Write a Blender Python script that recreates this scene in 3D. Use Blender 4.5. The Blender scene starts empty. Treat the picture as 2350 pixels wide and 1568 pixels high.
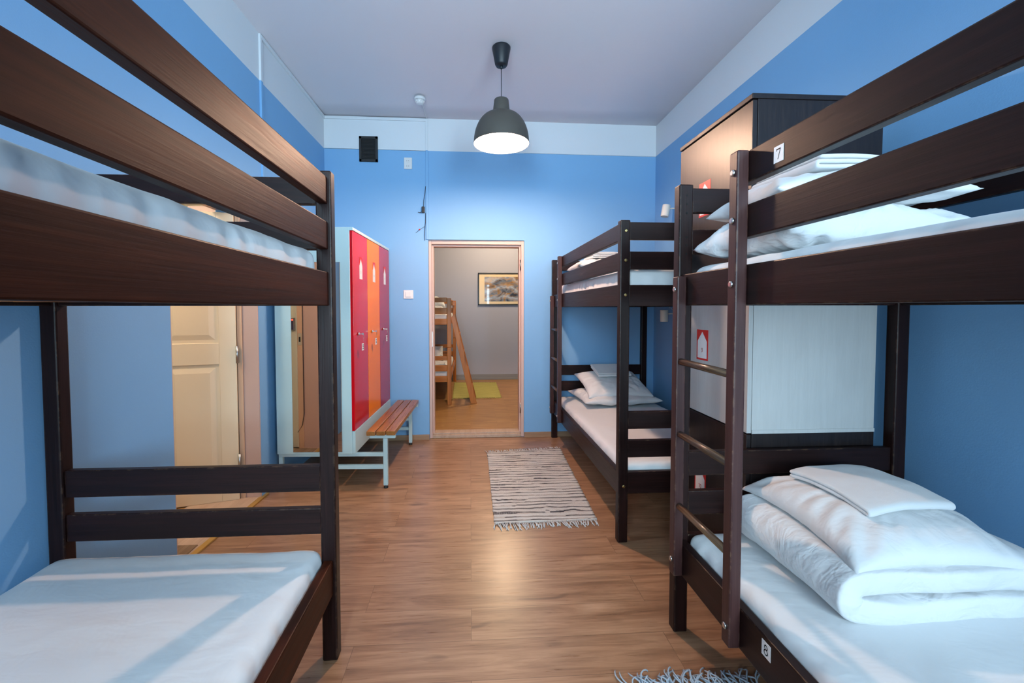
import bpy, bmesh, math, random
from mathutils import Matrix, Vector, noise
random.seed(7)
PI = math.pi
S = bpy.context.scene
COL = S.collection

# ------------------------------------------------------------------ nodes
class G:
    def __init__(s, name):
        s.m = bpy.data.materials.new(name); s.m.use_nodes = True
        s.t = s.m.node_tree; s.t.nodes.clear()
        s.out = s.t.nodes.new('ShaderNodeOutputMaterial')
    def n(s, typ, ins=None, **props):
        nd = s.t.nodes.new('ShaderNode' + typ)
        for k, v in props.items(): setattr(nd, k, v)
        for k, v in (ins or {}).items(): s.put(nd.inputs[k], v)
        return nd
    def put(s, sock, v):
        if isinstance(v, bpy.types.NodeSocket): s.t.links.new(v, sock)
        else:
            if sock.type == 'RGBA' and len(v) == 3: v = (*v, 1)
            sock.default_value = v
    def ramp(s, fac, stops, interp='LINEAR'):
        nd = s.n('ValToRGB', {'Fac': fac}); cr = nd.color_ramp; cr.interpolation = interp
        while len(cr.elements) < len(stops): cr.elements.new(0.5)
        for e, (p, c) in zip(cr.elements, stops):
            e.position = p; e.color = (*c, 1) if len(c) == 3 else c
        return nd.outputs['Color']
    def mix(s, f, a, b, blend='MIX'):
        nd = s.n('Mix', data_type='RGBA', blend_type=blend)
        s.put(nd.inputs[0], f); s.put(nd.inputs[6], a); s.put(nd.inputs[7], b)
        return nd.outputs[2]
    def math(s, op, a, b=0.0, c=None):
        nd = s.n('Math', operation=op); s.put(nd.inputs[0], a); s.put(nd.inputs[1], b)
        if c is not None: s.put(nd.inputs[2], c)
        return nd.outputs[0]
    def coord(s, scale=(1, 1, 1), rand=0.0):
        o = s.n('TexCoord').outputs['Object']
        if rand:
            r = s.n('ObjectInfo').outputs['Random']
            v = s.n('CombineXYZ', {0: s.math('MULTIPLY', r, rand), 1: s.math('MULTIPLY', r, rand * 1.7), 2: s.math('MULTIPLY', r, rand * 2.3)})
            o = s.n('VectorMath', {0: o, 1: v.outputs[0]}, operation='ADD').outputs[0]
        return s.n('Mapping', {'Vector': o, 'Scale': scale}).outputs[0]
    def noise(s, vec, scale, detail=3.0, rough=0.5, dist=0.0):
        nd = s.n('TexNoise', {'Vector': vec, 'Scale': scale, 'Detail': detail, 'Roughness': rough, 'Distortion': dist})
        return nd.outputs[0]
    def bump(s, h, strength=0.2, dist=0.01, normal=None):
        nd = s.n('Bump', {'Height': h, 'Strength': strength, 'Distance': dist})
        if normal is not None: s.put(nd.inputs['Normal'], normal)
        return nd.outputs[0]
    def bsdf(s, color, rough=0.5, metal=0.0, normal=None, spec=0.5, **ins):
        d = {'Base Color': color, 'Roughness': rough, 'Metallic': metal, 'Specular IOR Level': spec}
        if normal is not None: d['Normal'] = normal
        for k, v in ins.items(): d[k.replace('_', ' ')] = v
        b = s.n('BsdfPrincipled', d)
        s.t.links.new(b.outputs[0], s.out.inputs[0]); return s.m

def srgb(r, g, b):
    f = lambda c: c / 12.92 if c <= 0.04045 else ((c + 0.055) / 1.055) ** 2.4
    return (f(r / 255), f(g / 255), f(b / 255))

def plain(name, col, rough=0.5, metal=0.0, spec=0.5, **k):
    g = G(name); return g.bsdf(col, rough, metal, None, spec, **k)

def plaster(name, col):
    g = G(name); c = g.coord()
    n1 = g.noise(c, 2.0, 4); n2 = g.noise(c, 160, 2)
    cc = g.mix(g.math('MULTIPLY', n1, 0.16), col, tuple(x * 0.8 for x in col))
    return g.bsdf(cc, 0.75, 0, g.bump(n2, 0.12, 0.003), 0.3)

def wood(name, axis, dark, mid, light, rough=0.4, wear=(0.25, 0.15, 0.09), wearamt=1.0, grain=1.0, spec=0.5, fine=1.0, knots=False):
    g = G(name)
    sc = {'X': (1.2, 22, 22), 'Y': (22, 1.2, 22), 'Z': (22, 22, 1.2)}[axis]; sc = tuple(v * fine for v in sc)
    c = g.coord(sc, 9.0)
    n1 = g.noise(c, 1.0, 5, 0.6, 0.6)
    sc2 = tuple(v * (7 if v > 2 else 3) for v in sc)
    n2 = g.noise(g.coord(sc2, 9.0), 1.0, 3, 0.6)
    n3 = g.noise(g.coord((5, 5, 5), 9.0), 1.0, 2)
    f = g.math('ADD', g.math('MULTIPLY', n1, 0.65), g.math('MULTIPLY', n2, 0.35))
    col = g.ramp(f, [(0.3, dark), (0.5, mid), (0.72, light)])
    col = g.mix(g.math('MULTIPLY', n3, 0.25), col, tuple(x * 0.5 for x in mid))
    if knots:
        sk = {'X': (1.5, 9, 9), 'Y': (9, 1.5, 9), 'Z': (9, 9, 1.5)}[axis]
        vo = g.n('TexVoronoi', {'Vector': g.coord(sk, 9.0), 'Scale': 1.0, 'Randomness': 1.0}).outputs['Distance']
        kk = g.math('MINIMUM', g.math('MAXIMUM', g.math('MULTIPLY', g.math('SUBTRACT', 0.27, vo), 6.0), 0.0), 0.75)
        col = g.mix(kk, col, tuple(x * 0.35 for x in dark))
    if wearamt > 0:
        bv = g.n('Bevel', {'Radius': 0.004}, samples=2).outputs[0]
        ge = g.n('NewGeometry').outputs['Normal']
        d = g.n('VectorMath', {0: bv, 1: ge}, operation='DOT_PRODUCT').outputs['Value']
        e = g.math('MULTIPLY', g.math('SUBTRACT', 1.0, d), 5.0)
        nn = g.noise(g.coord((9, 9, 9), 9.0), 3.0, 4, 0.7)
        w = g.math('MULTIPLY', e, g.math('MAXIMUM', g.math('MULTIPLY', g.math('SUBTRACT', nn, 0.5), 5.0), 0.0))
        w = g.math('MINIMUM', g.math('MULTIPLY', w, wearamt), 0.85)
        col = g.mix(w, col, wear)
    r = g.math('ADD', rough, g.math('MULTIPLY', g.math('SUBTRACT', n2, 0.5), 0.2))
    return g.bsdf(col, r, 0, g.bump(n2, 0.10 * grain, 0.004), spec)

def fabric(name, col, weave=700, wr=0.35, wscale=5.0, terry=False):
    g = G(name); c = g.coord((1, 1, 1), 5.0)
    w = g.noise(g.coord(), weave, 2)
    big = g.noise(c, wscale, 3, 0.5, 1.2)
    fine = g.noise(g.coord((1, 2, 2), 5.0), wscale * 2.6, 2, 0.5, 0.8)
    h = g.math('ADD', big, g.math('MULTIPLY', fine, 0.20))
    b1 = g.bump(h, wr, 0.03)
    b2 = g.bump(w, 0.45 if terry else 0.08, 0.003 if terry else 0.001, b1)
    return g.bsdf(col, 0.9, 0, b2, 0.15, Sheen_Weight=0.4 if terry else 0.12)

M = {}
M['blue'] = plaster('blue_wall_paint', srgb(128, 178, 222))
M['white_band'] = plaster('white_wall_paint', srgb(220, 226, 232))
M['ceiling'] = plaster('ceiling_paint', srgb(228, 224, 230))
M['grey_wall'] = plaster('grey_wall_paint', srgb(176, 182, 202))
M['grey_trim'] = plain('grey_skirting_paint', srgb(140, 142, 146), 0.4)
M['cream_wall'] = plaster('cream_corridor_paint', srgb(215, 200, 175))
DK = dict(dark=(0.006, 0.0026, 0.0026), mid=(0.015, 0.0055, 0.0050), light=(0.030, 0.0095, 0.0080), spec=0.22)
RK = dict(dark=(0.015, 0.0034, 0.0014), mid=(0.040, 0.0078, 0.0026), light=(0.080, 0.0175, 0.0060), spec=0.13)
for a in 'XYZ':
    M['dark' + a] = wood('dark_stained_wood_' + a.lower(), a, rough=0.40, wear=(0.30, 0.17, 0.10), **DK)
    M['red' + a] = wood('red_brown_stained_wood_' + a.lower(), a, rough=0.48, wear=(0.33, 0.20, 0.12), wearamt=0, knots=True, **RK)
    M['pine' + a] = wood('honey_pine_' + a.lower(), a, (0.30, 0.090, 0.014), (0.50, 0.168, 0.027), (0.62, 0.245, 0.050), 0.4, wearamt=0, knots=True)
M['stilewood'] = wood('mauve_stained_wood', 'Z', (0.028, 0.0105, 0.0105), (0.052, 0.020, 0.019), (0.085, 0.036, 0.032), 0.42, wear=(0.36, 0.21, 0.13), spec=0.35)
M['rungwood'] = wood('worn_rung_wood', 'Y', (0.02, 0.011, 0.008), (0.07, 0.038, 0.022), (0.40, 0.25, 0.13), 0.32, wearamt=0)
M['seatwood'] = wood('varnished_bench_wood', 'Y', (0.19, 0.062, 0.016), (0.36, 0.14, 0.036), (0.50, 0.23, 0.07), 0.3, wearamt=0)
M['veneer'] = wood('dark_veneer', 'Z', (0.007, 0.0045, 0.005), (0.013, 0.0085, 0.009), (0.026, 0.017, 0.015), 0.40, wearamt=0, spec=0.42, fine=3.2, grain=0.5)
M['palepanel'] = wood('pale_ash_panel', 'Z', (0.47, 0.475, 0.47), (0.51, 0.515, 0.51), (0.55, 0.555, 0.55), 0.45, wearamt=0, fine=2.6, grain=0.4)
M['basewood'] = wood('tan_skirting_wood', 'X', (0.28, 0.16, 0.09), (0.36, 0.22, 0.13), (0.44, 0.28, 0.17), 0.45, wearamt=0)
M['frame_pink'] = plain('pale_pink_door_paint', srgb(206, 174, 162), 0.45)
M['frame_tan'] = plain('tan_jamb_paint', srgb(214, 178, 150), 0.45)
M['jamb_green'] = plain('greenish_cream_paint', srgb(206, 206, 186), 0.5)
M['leaf'] = plain('cream_door_paint', srgb(233, 214, 184), 0.4)
M['threshold'] = wood('pale_threshold_wood', 'Y', (0.42, 0.28, 0.20), (0.52, 0.37, 0.27), (0.62, 0.46, 0.35), 0.5, wearamt=0)
M['weathered'] = wood('weathered_sill_wood', 'Y', (0.10, 0.06, 0.03), (0.22, 0.14, 0.08), (0.36, 0.25, 0.15), 0.6, wearamt=0)
M['brass'] = plain('brass_strip', (0.62, 0.38, 0.10), 0.35, 0.6)
M['sheet'] = fabric('white_sheet', (0.74, 0.755, 0.77), wr=0.22, wscale=4)
M['duvet'] = fabric('white_duvet_cover', (0.74, 0.755, 0.77), wr=0.45, wscale=7)
M['pillow'] = fabric('white_pillowcase', (0.74, 0.755, 0.77), wr=0.28, wscale=6)
M['towel'] = fabric('white_terry', (0.74, 0.755, 0.77), weave=900, wr=0.15, terry=True)
M['steel'] = plain('steel', (0.55, 0.54, 0.52), 0.3, 1.0)
M['brassbolt'] = plain('brass_bolt', (0.55, 0.42, 0.18), 0.3, 1.0)
M['black'] = plain('black_plastic', (0.012, 0.012, 0.013), 0.5)
M['hole'] = plain('dark_hole', (0.003, 0.003, 0.003), 0.9)
M['whiteplastic'] = plain('white_plastic', (0.72, 0.73, 0.74), 0.35)
M['lockerbody'] = plain('pale_mint_enamel', srgb(190, 216, 219), 0.35)
M['benchmetal'] = plain('pale_mint_tube_enamel', srgb(188, 214, 218), 0.35)
M['red'] = plain('red_enamel', srgb(205, 12, 24), 0.16, spec=0.24)
M['orange'] = plain('orange_enamel', srgb(255, 132, 0), 0.22, spec=0.10)
M['darkred'] = plain('crimson_enamel', srgb(178, 18, 40), 0.16, spec=0.32)
M['stred'] = plain('sticker_red', srgb(206, 34, 26), 0.45)
M['stwhite'] = plain('sticker_white', srgb(232, 232, 232), 0.45)
M['ink'] = plain('black_ink', (0.01, 0.01, 0.012), 0.6)
M['mirror'] = plain('mirror_silver', (0.90, 0.92, 0.91), 0.015, 1.0)
M['mirrorback'] = plain('mirror_edge', (0.30, 0.24, 0.20), 0.5)
M['shade_out'] = plain('charcoal_shade_enamel', (0.075, 0.068, 0.058), 0.5)
M['shade_in'] = plain('white_shade_lining', (0.85, 0.82, 0.76), 0.6)
M['canopy'] = plain('black_canopy_plastic', (0.010, 0.013, 0.018), 0.45)
M['lampwhite'] = plain('lamp_white_metal', srgb(226, 222, 212), 0.45)
M['screen'] = plain('reader_keys', (0.03, 0.03, 0.10), 0.4)
M['readerbody'] = plain('reader_body', (0.20, 0.20, 0.19), 0.4, 0.5)
def emit(name, col, st):
    g = G(name); e = g.n('Emission', {'Color': col, 'Strength': st})
    g.t.links.new(e.outputs[0], g.out.inputs[0]); return g.m
M['bulb'] = emit('lit_bulb', (1.0, 0.63, 0.43), 640.0)
M['led'] = emit('reader_display_led', (1.0, 0.06, 0.03), 1.6)

def floor_mat(name, w, h, cols, grain, rough, rowshift=0.5):
    g = G(name); c = g.coord()
    br = g.n('TexBrick', {'Vector': c, 'Color1': (0, 0, 0), 'Color2': (1, 1, 1), 'Mortar': (0.5, 0.5, 0.5), 'Scale': 1.0,
                          'Mortar Size': 0.0011, 'Mortar Smooth': 0.1, 'Bias': 0.0, 'Brick Width': w, 'Row Height': h})
    br.offset = 0.37; br.offset_frequency = 2
    rnd = br.outputs['Color']
    sh = g.n('VectorMath', {0: c, 1: g.n('CombineXYZ', {0: g.math('MULTIPLY', rnd, 7.3), 1: g.math('MULTIPLY', rnd, 3.1), 2: 0.0}).outputs[0]}, operation='ADD').outputs[0]
    m1 = g.n('Mapping', {'Vector': sh, 'Scale': (1.6, 14, 1)}).outputs[0]
    m2 = g.n('Mapping', {'Vector': sh, 'Scale': (5, 90, 1)}).outputs[0]
    n1 = g.noise(m1, 1.0, 6, 0.62, 1.1); n2 = g.noise(m2, 1.0, 3, 0.6)
    f = g.math('ADD', g.math('MULTIPLY', n1, 0.72), g.math('MULTIPLY', n2, 0.28 * grain))
    col = g.ramp(f, [(0.30, cols[0]), (0.46, cols[1]), (0.58, cols[2]), (0.75, cols[3])])
    kn = g.noise(g.n('Mapping', {'Vector': sh, 'Scale': (2.2, 8, 1)}).outputs[0], 1.3, 2, 0.5, 0.5)
    k = g.math('MINIMUM', g.math('MAXIMUM', g.math('MULTIPLY', g.math('SUBTRACT', kn, 0.66), 6.0), 0.0), 0.7)
    col = g.mix(k, col, tuple(x * 0.5 for x in cols[0]))
    col = g.mix(g.math('MULTIPLY', rnd, 0.22), col, cols[0])
    col = g.mix(g.math('MULTIPLY', br.outputs['Fac'], 0.5), col, tuple(x * 0.35 for x in cols[0]))
    r = g.math('ADD', rough, g.math('MULTIPLY', n2, 0.10))
    return g.bsdf(col, r, 0, g.bump(n2, 0.05, 0.002), 0.5)
M['floor'] = floor_mat('brown_laminate', 1.29, 0.19, [(0.17, 0.082, 0.043), (0.31, 0.162, 0.088), (0.41, 0.230, 0.130), (0.53, 0.32, 0.195)], 1.0, 0.24)
M['oakfloor'] = floor_mat('honey_oak_strip', 0.5, 0.07, [(0.33, 0.16, 0.050), (0.45, 0.235, 0.078), (0.56, 0.31, 0.11), (0.66, 0.38, 0.145)], 0.6, 0.28)

def rug_mat(name, base, line, freq, thr, hue=None):
    g = G(name); o = g.n('TexCoord').outputs['Object']
    s = g.n('SeparateXYZ', {0: o}); x, y = s.outputs[0], s.outputs[1]
    wob = g.noise(g.n('Mapping', {'Vector': o, 'Scale': (4, 2, 1)}).outputs[0], 1.5, 3, 0.6)
    yy = g.math('ADD', y, g.math('MULTIPLY', g.math('SUBTRACT', wob, 0.5), 0.055))
    wy = g.noise(g.n('Mapping', {'Vector': o, 'Scale': (.15, 9, 1)}).outputs[0], 1.0, 2)
    yy = g.math('ADD', yy, g.math('MULTIPLY', g.math('SUBTRACT', wy, 0.5), 0.075))
    fr = g.math('FRACT', g.math('MULTIPLY', yy, freq))
    brk = g.noise(g.n('Mapping', {'Vector': o, 'Scale': (3.2, 38, 1)}).outputs[0], 1.0, 3, 0.6)
    wdt = g.math('MULTIPLY', g.math('MAXIMUM', g.math('SUBTRACT', brk, 0.44), 0.0), thr)
    ln = g.math('LESS_THAN', g.math('ABSOLUTE', g.math('SUBTRACT', fr, 0.5)), wdt)
    dash = g.math('MAXIMUM', g.math('GREATER_THAN', g.math('SINE', g.math('MULTIPLY', x, 900.0)), -0.5), g.math('LESS_THAN', brk, 0.56))
    ln = g.math('MULTIPLY', ln, dash)
    tone = g.noise(g.n('Mapping', {'Vector': o, 'Scale': (4, 40, 1)}).outputs[0], 1.0, 3)
    c = g.mix(tone, tuple(v * 0.72 for v in base), tuple(min(v * 1.15, 1) for v in base))
    blot = g.noise(g.n('Mapping', {'Vector': o, 'Scale': (14, 40, 1)}).outputs[0], 1.0, 2)
    ln2 = g.math('MULTIPLY', g.math('GREATER_THAN', blot, 0.735), 0.8)
    c = g.mix(g.math('MAXIMUM', ln, ln2), c, line)
    rib = g.math('SINE', g.math('MULTIPLY', yy, freq * 2 * PI))
    wv = g.noise(g.n('Mapping', {'Vector': o, 'Scale': (120, 60, 1)}).outputs[0], 1.0, 2)
    return g.bsdf(c, 0.95, 0, g.bump(g.math('ADD', g.math('MULTIPLY', rib, 0.5), wv), 0.7, 0.006), 0.1)
M['rug'] = rug_mat('cream_rag_weave', (0.56, 0.53, 0.49), (0.035, 0.035, 0.045), 20.0, 1.15)
M['greenrug'] = rug_mat('green_rag_weave', (0.50, 0.46, 0.15), (0.33, 0.31, 0.09), 26.0, 0.5)
M['fringe'] = plain('rug_fringe_cotton', (0.56, 0.55, 0.54), 0.95)
M['fringeblue'] = plain('blue_white_fringe_cotton', (0.42, 0.50, 0.58), 0.95)
M['greenfringe'] = plain('green_fringe_cotton', (0.42, 0.40, 0.13), 0.95)

def art_mat():
    g = G('swirled_art_print'); o = g.n('TexCoord').outputs['Object']
    m = g.n('Mapping', {'Vector': o, 'Location': (-.66, 0, -1.80), 'Scale': (1.0, .001, 1.35)}).outputs[0]
    wv = g.n('TexWave', {'Vector': m, 'Scale': 1.3, 'Distortion': 11.0, 'Detail': 4.0, 'Detail Scale': 1.1, 'Detail Roughness': 0.6}, wave_type='RINGS', rings_direction='SPHERICAL').outputs[0]
    w = g.noise(m, 3.2, 3, 0.5, 1.6)
    c1 = g.ramp(wv, [(0.0, (0.012, 0.012, 0.02)), (0.3, (0.10, 0.07, 0.05)), (0.55, (0.42, 0.25, 0.10)), (0.8, (0.22, 0.24, 0.32)), (1.0, (0.55, 0.60, 0.70))])
    c2 = g.ramp(w, [(0.34, (0.03, 0.035, 0.06)), (0.46, (0.30, 0.36, 0.48)), (0.56, (0.55, 0.30, 0.09)), (0.66, (0.07, 0.045, 0.03))])
    return g.bsdf(g.mix(0.5, c1, c2), 0.25, 0, None, 0.5, Coat_Weight=0.6, Coat_Roughness=0.03)
M['art'] = art_mat()
M['mat_board'] = plain('cream_mat_board', srgb(236, 214, 176), 0.3, Coat_Weight=0.6, Coat_Roughness=0.03)
M['frame_black'] = plain('black_picture_frame', (0.015, 0.015, 0.018), 0.35)
def glass_mat():
    g = G('window_pane_glass')
    a = g.n('BsdfTransparent', {'Color': (0.96, 0.98, 1, 1)}); b = g.n('BsdfGlossy', {'Color': (1, 1, 1, 1), 'Roughness': 0.02})
    f = g.n('Fresnel', {'IOR': 1.45}); mx = g.n('MixShader', {0: f.outputs[0], 1: a.outputs[0], 2: b.outputs[0]})
    g.t.links.new(mx.outputs[0], g.out.inputs[0]); return g.m
M['glass'] = glass_mat()

# ------------------------------------------------------------------ mesh helpers
def BM(): return bmesh.new()
def hexa(bm, p, mi=0):
    v = [bm.verts.new(q) for q in p]
    for f in ((3, 2, 1, 0), (4, 5, 6, 7), (0, 1, 5, 4), (1, 2, 6, 5), (2, 3, 7, 6), (3, 0, 4, 7)):
        bm.faces.new([v[i] for i in f]).material_index = mi
def box(bm, x0, x1, y0, y1, z0, z1, mi=0):
    x0, x1 = sorted((x0, x1)); y0, y1 = sorted((y0, y1)); z0, z1 = sorted((z0, z1))
    hexa(bm, [(x0, y0, z0), (x1, y0, z0), (x1, y1, z0), (x0, y1, z0), (x0, y0, z1), (x1, y0, z1), (x1, y1, z1), (x0, y1, z1)], mi)
def lathe(bm, prof, c, n=40, mi=0, axis='Z', cap=True):
    rings = []
    for r, h in prof:
        ring = []
        for i in range(n):
            a = 2 * PI * i / n; u, w = r * math.cos(a), r * math.sin(a)
            p = {'Z': (u, w, h), 'Y': (u, h, -w), 'X': (h, u, w)}[axis]
            ring.append(bm.verts.new(Vector(p) + Vector(c)))
        rings.append(ring)
    for a, b in zip(rings, rings[1:]):
        for i in range(n):
            f = bm.faces.new((a[i], a[(i + 1) % n], b[(i + 1) % n], b[i])); f.material_index = mi; f.smooth = True
    if cap:
        for r in (rings[0], rings[-1]):
            f = bm.faces.new(r if r is rings[-1] else r[::-1]); f.material_index = mi
def tube(bm, pts, r, n=8, mi=0):
    pts = [Vector(p) for p in pts]; rings = []
    for i, p in enumerate(pts):
        d = (pts[min(i + 1, len(pts) - 1)] - pts[max(i - 1, 0)]).normalized()
        a = d.cross(Vector((0, 0, 1)) if abs(d.z) < 0.9 else Vector((1, 0, 0))).normalized(); b = d.cross(a)
        rr = r[i] if isinstance(r, (list, tuple)) else r
        rings.append([bm.verts.new(p + rr * (math.cos(2 * PI * k / n) * a + math.sin(2 * PI * k / n) * b)) for k in range(n)])
    for a, b in zip(rings, rings[1:]):
        for i in range(n):
            f = bm.faces.new((a[i], a[(i + 1) % n], b[(i + 1) % n], b[i])); f.smooth = True; f.material_index = mi
    for q in (rings[0], rings[-1]):
        bm.faces.new(q).material_index = mi
def stroke(bm, pts, w, P, U, V, mi=0):
    """flat pen strokes of a character on the plane P + u U + v V"""
    P, U, V = Vector(P), Vector(U), Vector(V)
    for (a, b, *ww) in pts:
        wd = ww[0] if ww else w
        a, b = Vector(a), Vector(b); d = (b - a).normalized(); q = Vector((-d.y, d.x)) * wd / 2; a = a - d * wd * 0.3; b = b + d * wd * 0.3
        bm.faces.new([bm.verts.new(P + U * k.x + V * k.y) for k in (a - q, b - q, b + q, a + q)]).material_index = mi
def arc(cx, cy, rx, ry, a0, a1, n=14):
    p = [(cx + rx * math.cos(math.radians(a0 + (a1 - a0) * i / n)), cy + ry * math.sin(math.radians(a0 + (a1 - a0) * i / n))) for i in range(n + 1)]
    return list(zip(p, p[1:]))
GLYPH = {
    '7': [((-0.25, 0.42), (0.25, 0.42), 0.13), ((0.25, 0.42), (-0.06, -0.48), 0.085), ((-0.25, 0.42), (-0.27, 0.26), 0.06)],
    '8': arc(0, 0.24, 0.19, 0.22, 0, 360, 22) + arc(0, -0.24, 0.24, 0.25, 0, 360, 22),
    '9': arc(0, 0.22, 0.22, 0.24, 0, 360, 20) + [((0.22, 0.22), (0.16, -0.2))] + arc(-0.05, -0.18, 0.21, 0.28, 0, -120, 8),
    '0': arc(0, 0, 0.22, 0.46, 0, 360, 22),
    '1': [((0.05, 0.45), (0.05, -0.45)), ((0.05, 0.45), (-0.12, 0.28))],
    '3': arc(-0.02, 0.22, 0.2, 0.23, 140, -90, 14) + arc(-0.02, -0.23, 0.23, 0.24, 90, -140, 14),
    '4': [((0.1, 0.45), (-0.25, -0.12)), ((-0.25, -0.12), (0.28, -0.12)), ((0.1, 0.45), (0.1, -0.45))],
    '5': [((-0.18, 0.44), (0.2, 0.44)), ((-0.18, 0.44), (-0.2, 0.08))] + arc(-0.02, -0.13, 0.23, 0.28, 120, -130, 14),
}
def glyphs(bm, txt, size, P, U, V, w=0.09, mi=0, gap=0.62):
    for i, ch in enumerate(txt):
        off = (i - (len(txt) - 1) / 2) * gap * size
        stroke(bm, [(tuple(v * size for v in s[0]), tuple(v * size for v in s[1]), (s[2] if len(s) > 2 else w) * size) for s in GLYPH[ch]], w * size, Vector(P) + Vector(U) * off, U, V, mi)

def obj(name, bm, mats, parent=None, bevel=0.0, smooth=False, seg=2, recalc=True):
    if recalc: bmesh.ops.recalc_face_normals(bm, faces=bm.faces)
    me = bpy.data.meshes.new(name); bm.to_mesh(me); bm.free()
    for m in (mats if isinstance(mats, (list, tuple)) else [mats]): me.materials.append(M[m])
    o = bpy.data.objects.new(name, me); COL.objects.link(o)
    if smooth:
        for p in me.polygons: p.use_smooth = True
    if bevel:
        b = o.modifiers.new('bevel', 'BEVEL'); b.width = bevel; b.segments = seg; b.limit_method = 'ANGLE'; b.angle_limit = 0.9
        b.harden_normals = False
    if parent is not None:
        o.parent = parent; o.matrix_parent_inverse = mw(parent).inverted()
    return o
def mw(o):
    m = Matrix.Translation(o.location) @ o.rotation_euler.to_matrix().to_4x4()
    return (mw(o.parent) @ o.matrix_parent_inverse @ m) if o.parent else m
def tag(o, label, cat, group=None):
    o['label'] = label; o['category'] = cat
    if group: o['group'] = group
    return o
def thing(name, label, cat, loc, rz=0.0, group=None):
    o = bpy.data.objects.new(name, None); COL.objects.link(o); o.empty_display_size = 0.1
    o.location = loc; o.rotation_euler = (0, 0, rz); return tag(o, label, cat, group)
def struct(name, bm, mats, parent=None, bevel=0.0):
    o = obj(name, bm, mats, parent, bevel)
    if parent is None: o['kind'] = 'structure'
    return o

# ------------------------------------------------------------------ camera
F = 973.4908
W_, H_ = 2350.0, 1568.0
Rw = []
p_, yw, rl = 0.0357, 0.0581, 0.0013
cy_, sy_, cp, sp, cr, sr = math.cos(yw), math.sin(yw), math.cos(p_), math.sin(p_), math.cos(rl), math.sin(rl)
fw = Vector((sy_ * cp, cy_ * cp, -sp)); xr_ = Vector((cy_, -sy_, 0)); dn = fw.cross(xr_)
x2 = cr * xr_ + sr * dn; d2 = -sr * xr_ + cr * dn
cam = bpy.data.objects.new('camera', bpy.data.cameras.new('camera')); COL.objects.link(cam)
cam.matrix_world = Matrix(((x2.x, -d2.x, -fw.x, 0.0), (x2.y, -d2.y, -fw.y, 0.0), (x2.z, -d2.z, -fw.z, 1.3754), (0, 0, 0, 1)))
cam.data.sensor_width = 36.0; cam.data.lens = F / W_ * 36.0
cam.data.shift_x = (1175 - 1135.9379) / W_; cam.data.shift_y = -(784 - 742.1104) / W_
cam.data.clip_start = 0.02
S.camera = cam

# ------------------------------------------------------------------ room shell
def XL(y): return -1.458 - 0.0436 * (4.408 - y)
def XR(y): return 1.931 + 0.011 * y
def YB(x): return 4.437 + 0.02 * x
def zpl(y): return 2.979 + (4.4 - y) * 0.0318     # paint line on the door-side wall
def zcl(y): return 3.306 + (4.4 - y) * 0.0375
ZP, ZC = 2.988, 3.31
YN = -0.80; TH = 0.28
def wall_l(bm, y0, y1, a, b, th, mi):
    """piece of the door-side wall between heights a(y), b(y)"""
    p = [(XL(y0) - th, y0), (XL(y0), y0), (XL(y1), y1), (XL(y1) - th, y1)]
    ys = [y0, y0, y1, y1]
    hexa(bm, [(x, y, a(yy)) for (x, y), yy in zip(p, ys)] + [(x, y, b(yy)) for (x, y), yy in zip(p, ys)], mi)
DY0, DY1, DZ = 2.29, 3.13, 2.10
bm = BM(); c0 = lambda y: 0.0
wall_l(bm, YN, DY0, c0, zpl, TH, 0); wall_l(bm, DY1, 4.41, c0, zpl, TH, 0)
wall_l(bm, DY0, DY1, lambda y: DZ, zpl, TH, 0)
wall_l(bm, YN, 4.41, zpl, lambda y: zcl(y) + 0.1, TH, 1)
struct('wall_left', bm, ['blue', 'white_band'])
def wall_r(bm, a, b, mi):
    p = [(XR(YN), YN), (XR(YN) + TH, YN), (XR(4.9) + TH, 4.9), (XR(4.9), 4.9)]
    hexa(bm, [(*q, a) for q in p] + [(*q, b) for q in p], mi)
bm = BM(); wall_r(bm, 0, ZP, 0); wall_r(bm, ZP, ZC + 0.2, 1)
struct('wall_right', bm, ['blue', 'white_band'])
BT = 0.16
def wall_b(bm, x0, x1, a, b, mi, t=BT):
    p = [(x0, YB(x0)), (x1, YB(x1)), (x1, YB(x1) + t), (x0, YB(x0) + t)]
    hexa(bm, [(*q, a) for q in p] + [(*q, b) for q in p], mi)
BX0, BX1, BZ = -0.43, 0.567, 2.083
bm = BM()
wall_b(bm, -1.75, BX0, 0, ZP - 0.008, 0); wall_b(bm, BX1, 2.02, 0, ZP, 0); wall_b(bm, BX0, BX1, BZ, ZP - 0.004, 0)
wall_b(bm, -1.75, 2.02, ZP - 0.004, ZC + 0.1, 1)
struct('wall_back', bm, ['blue', 'white_band'])
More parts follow.
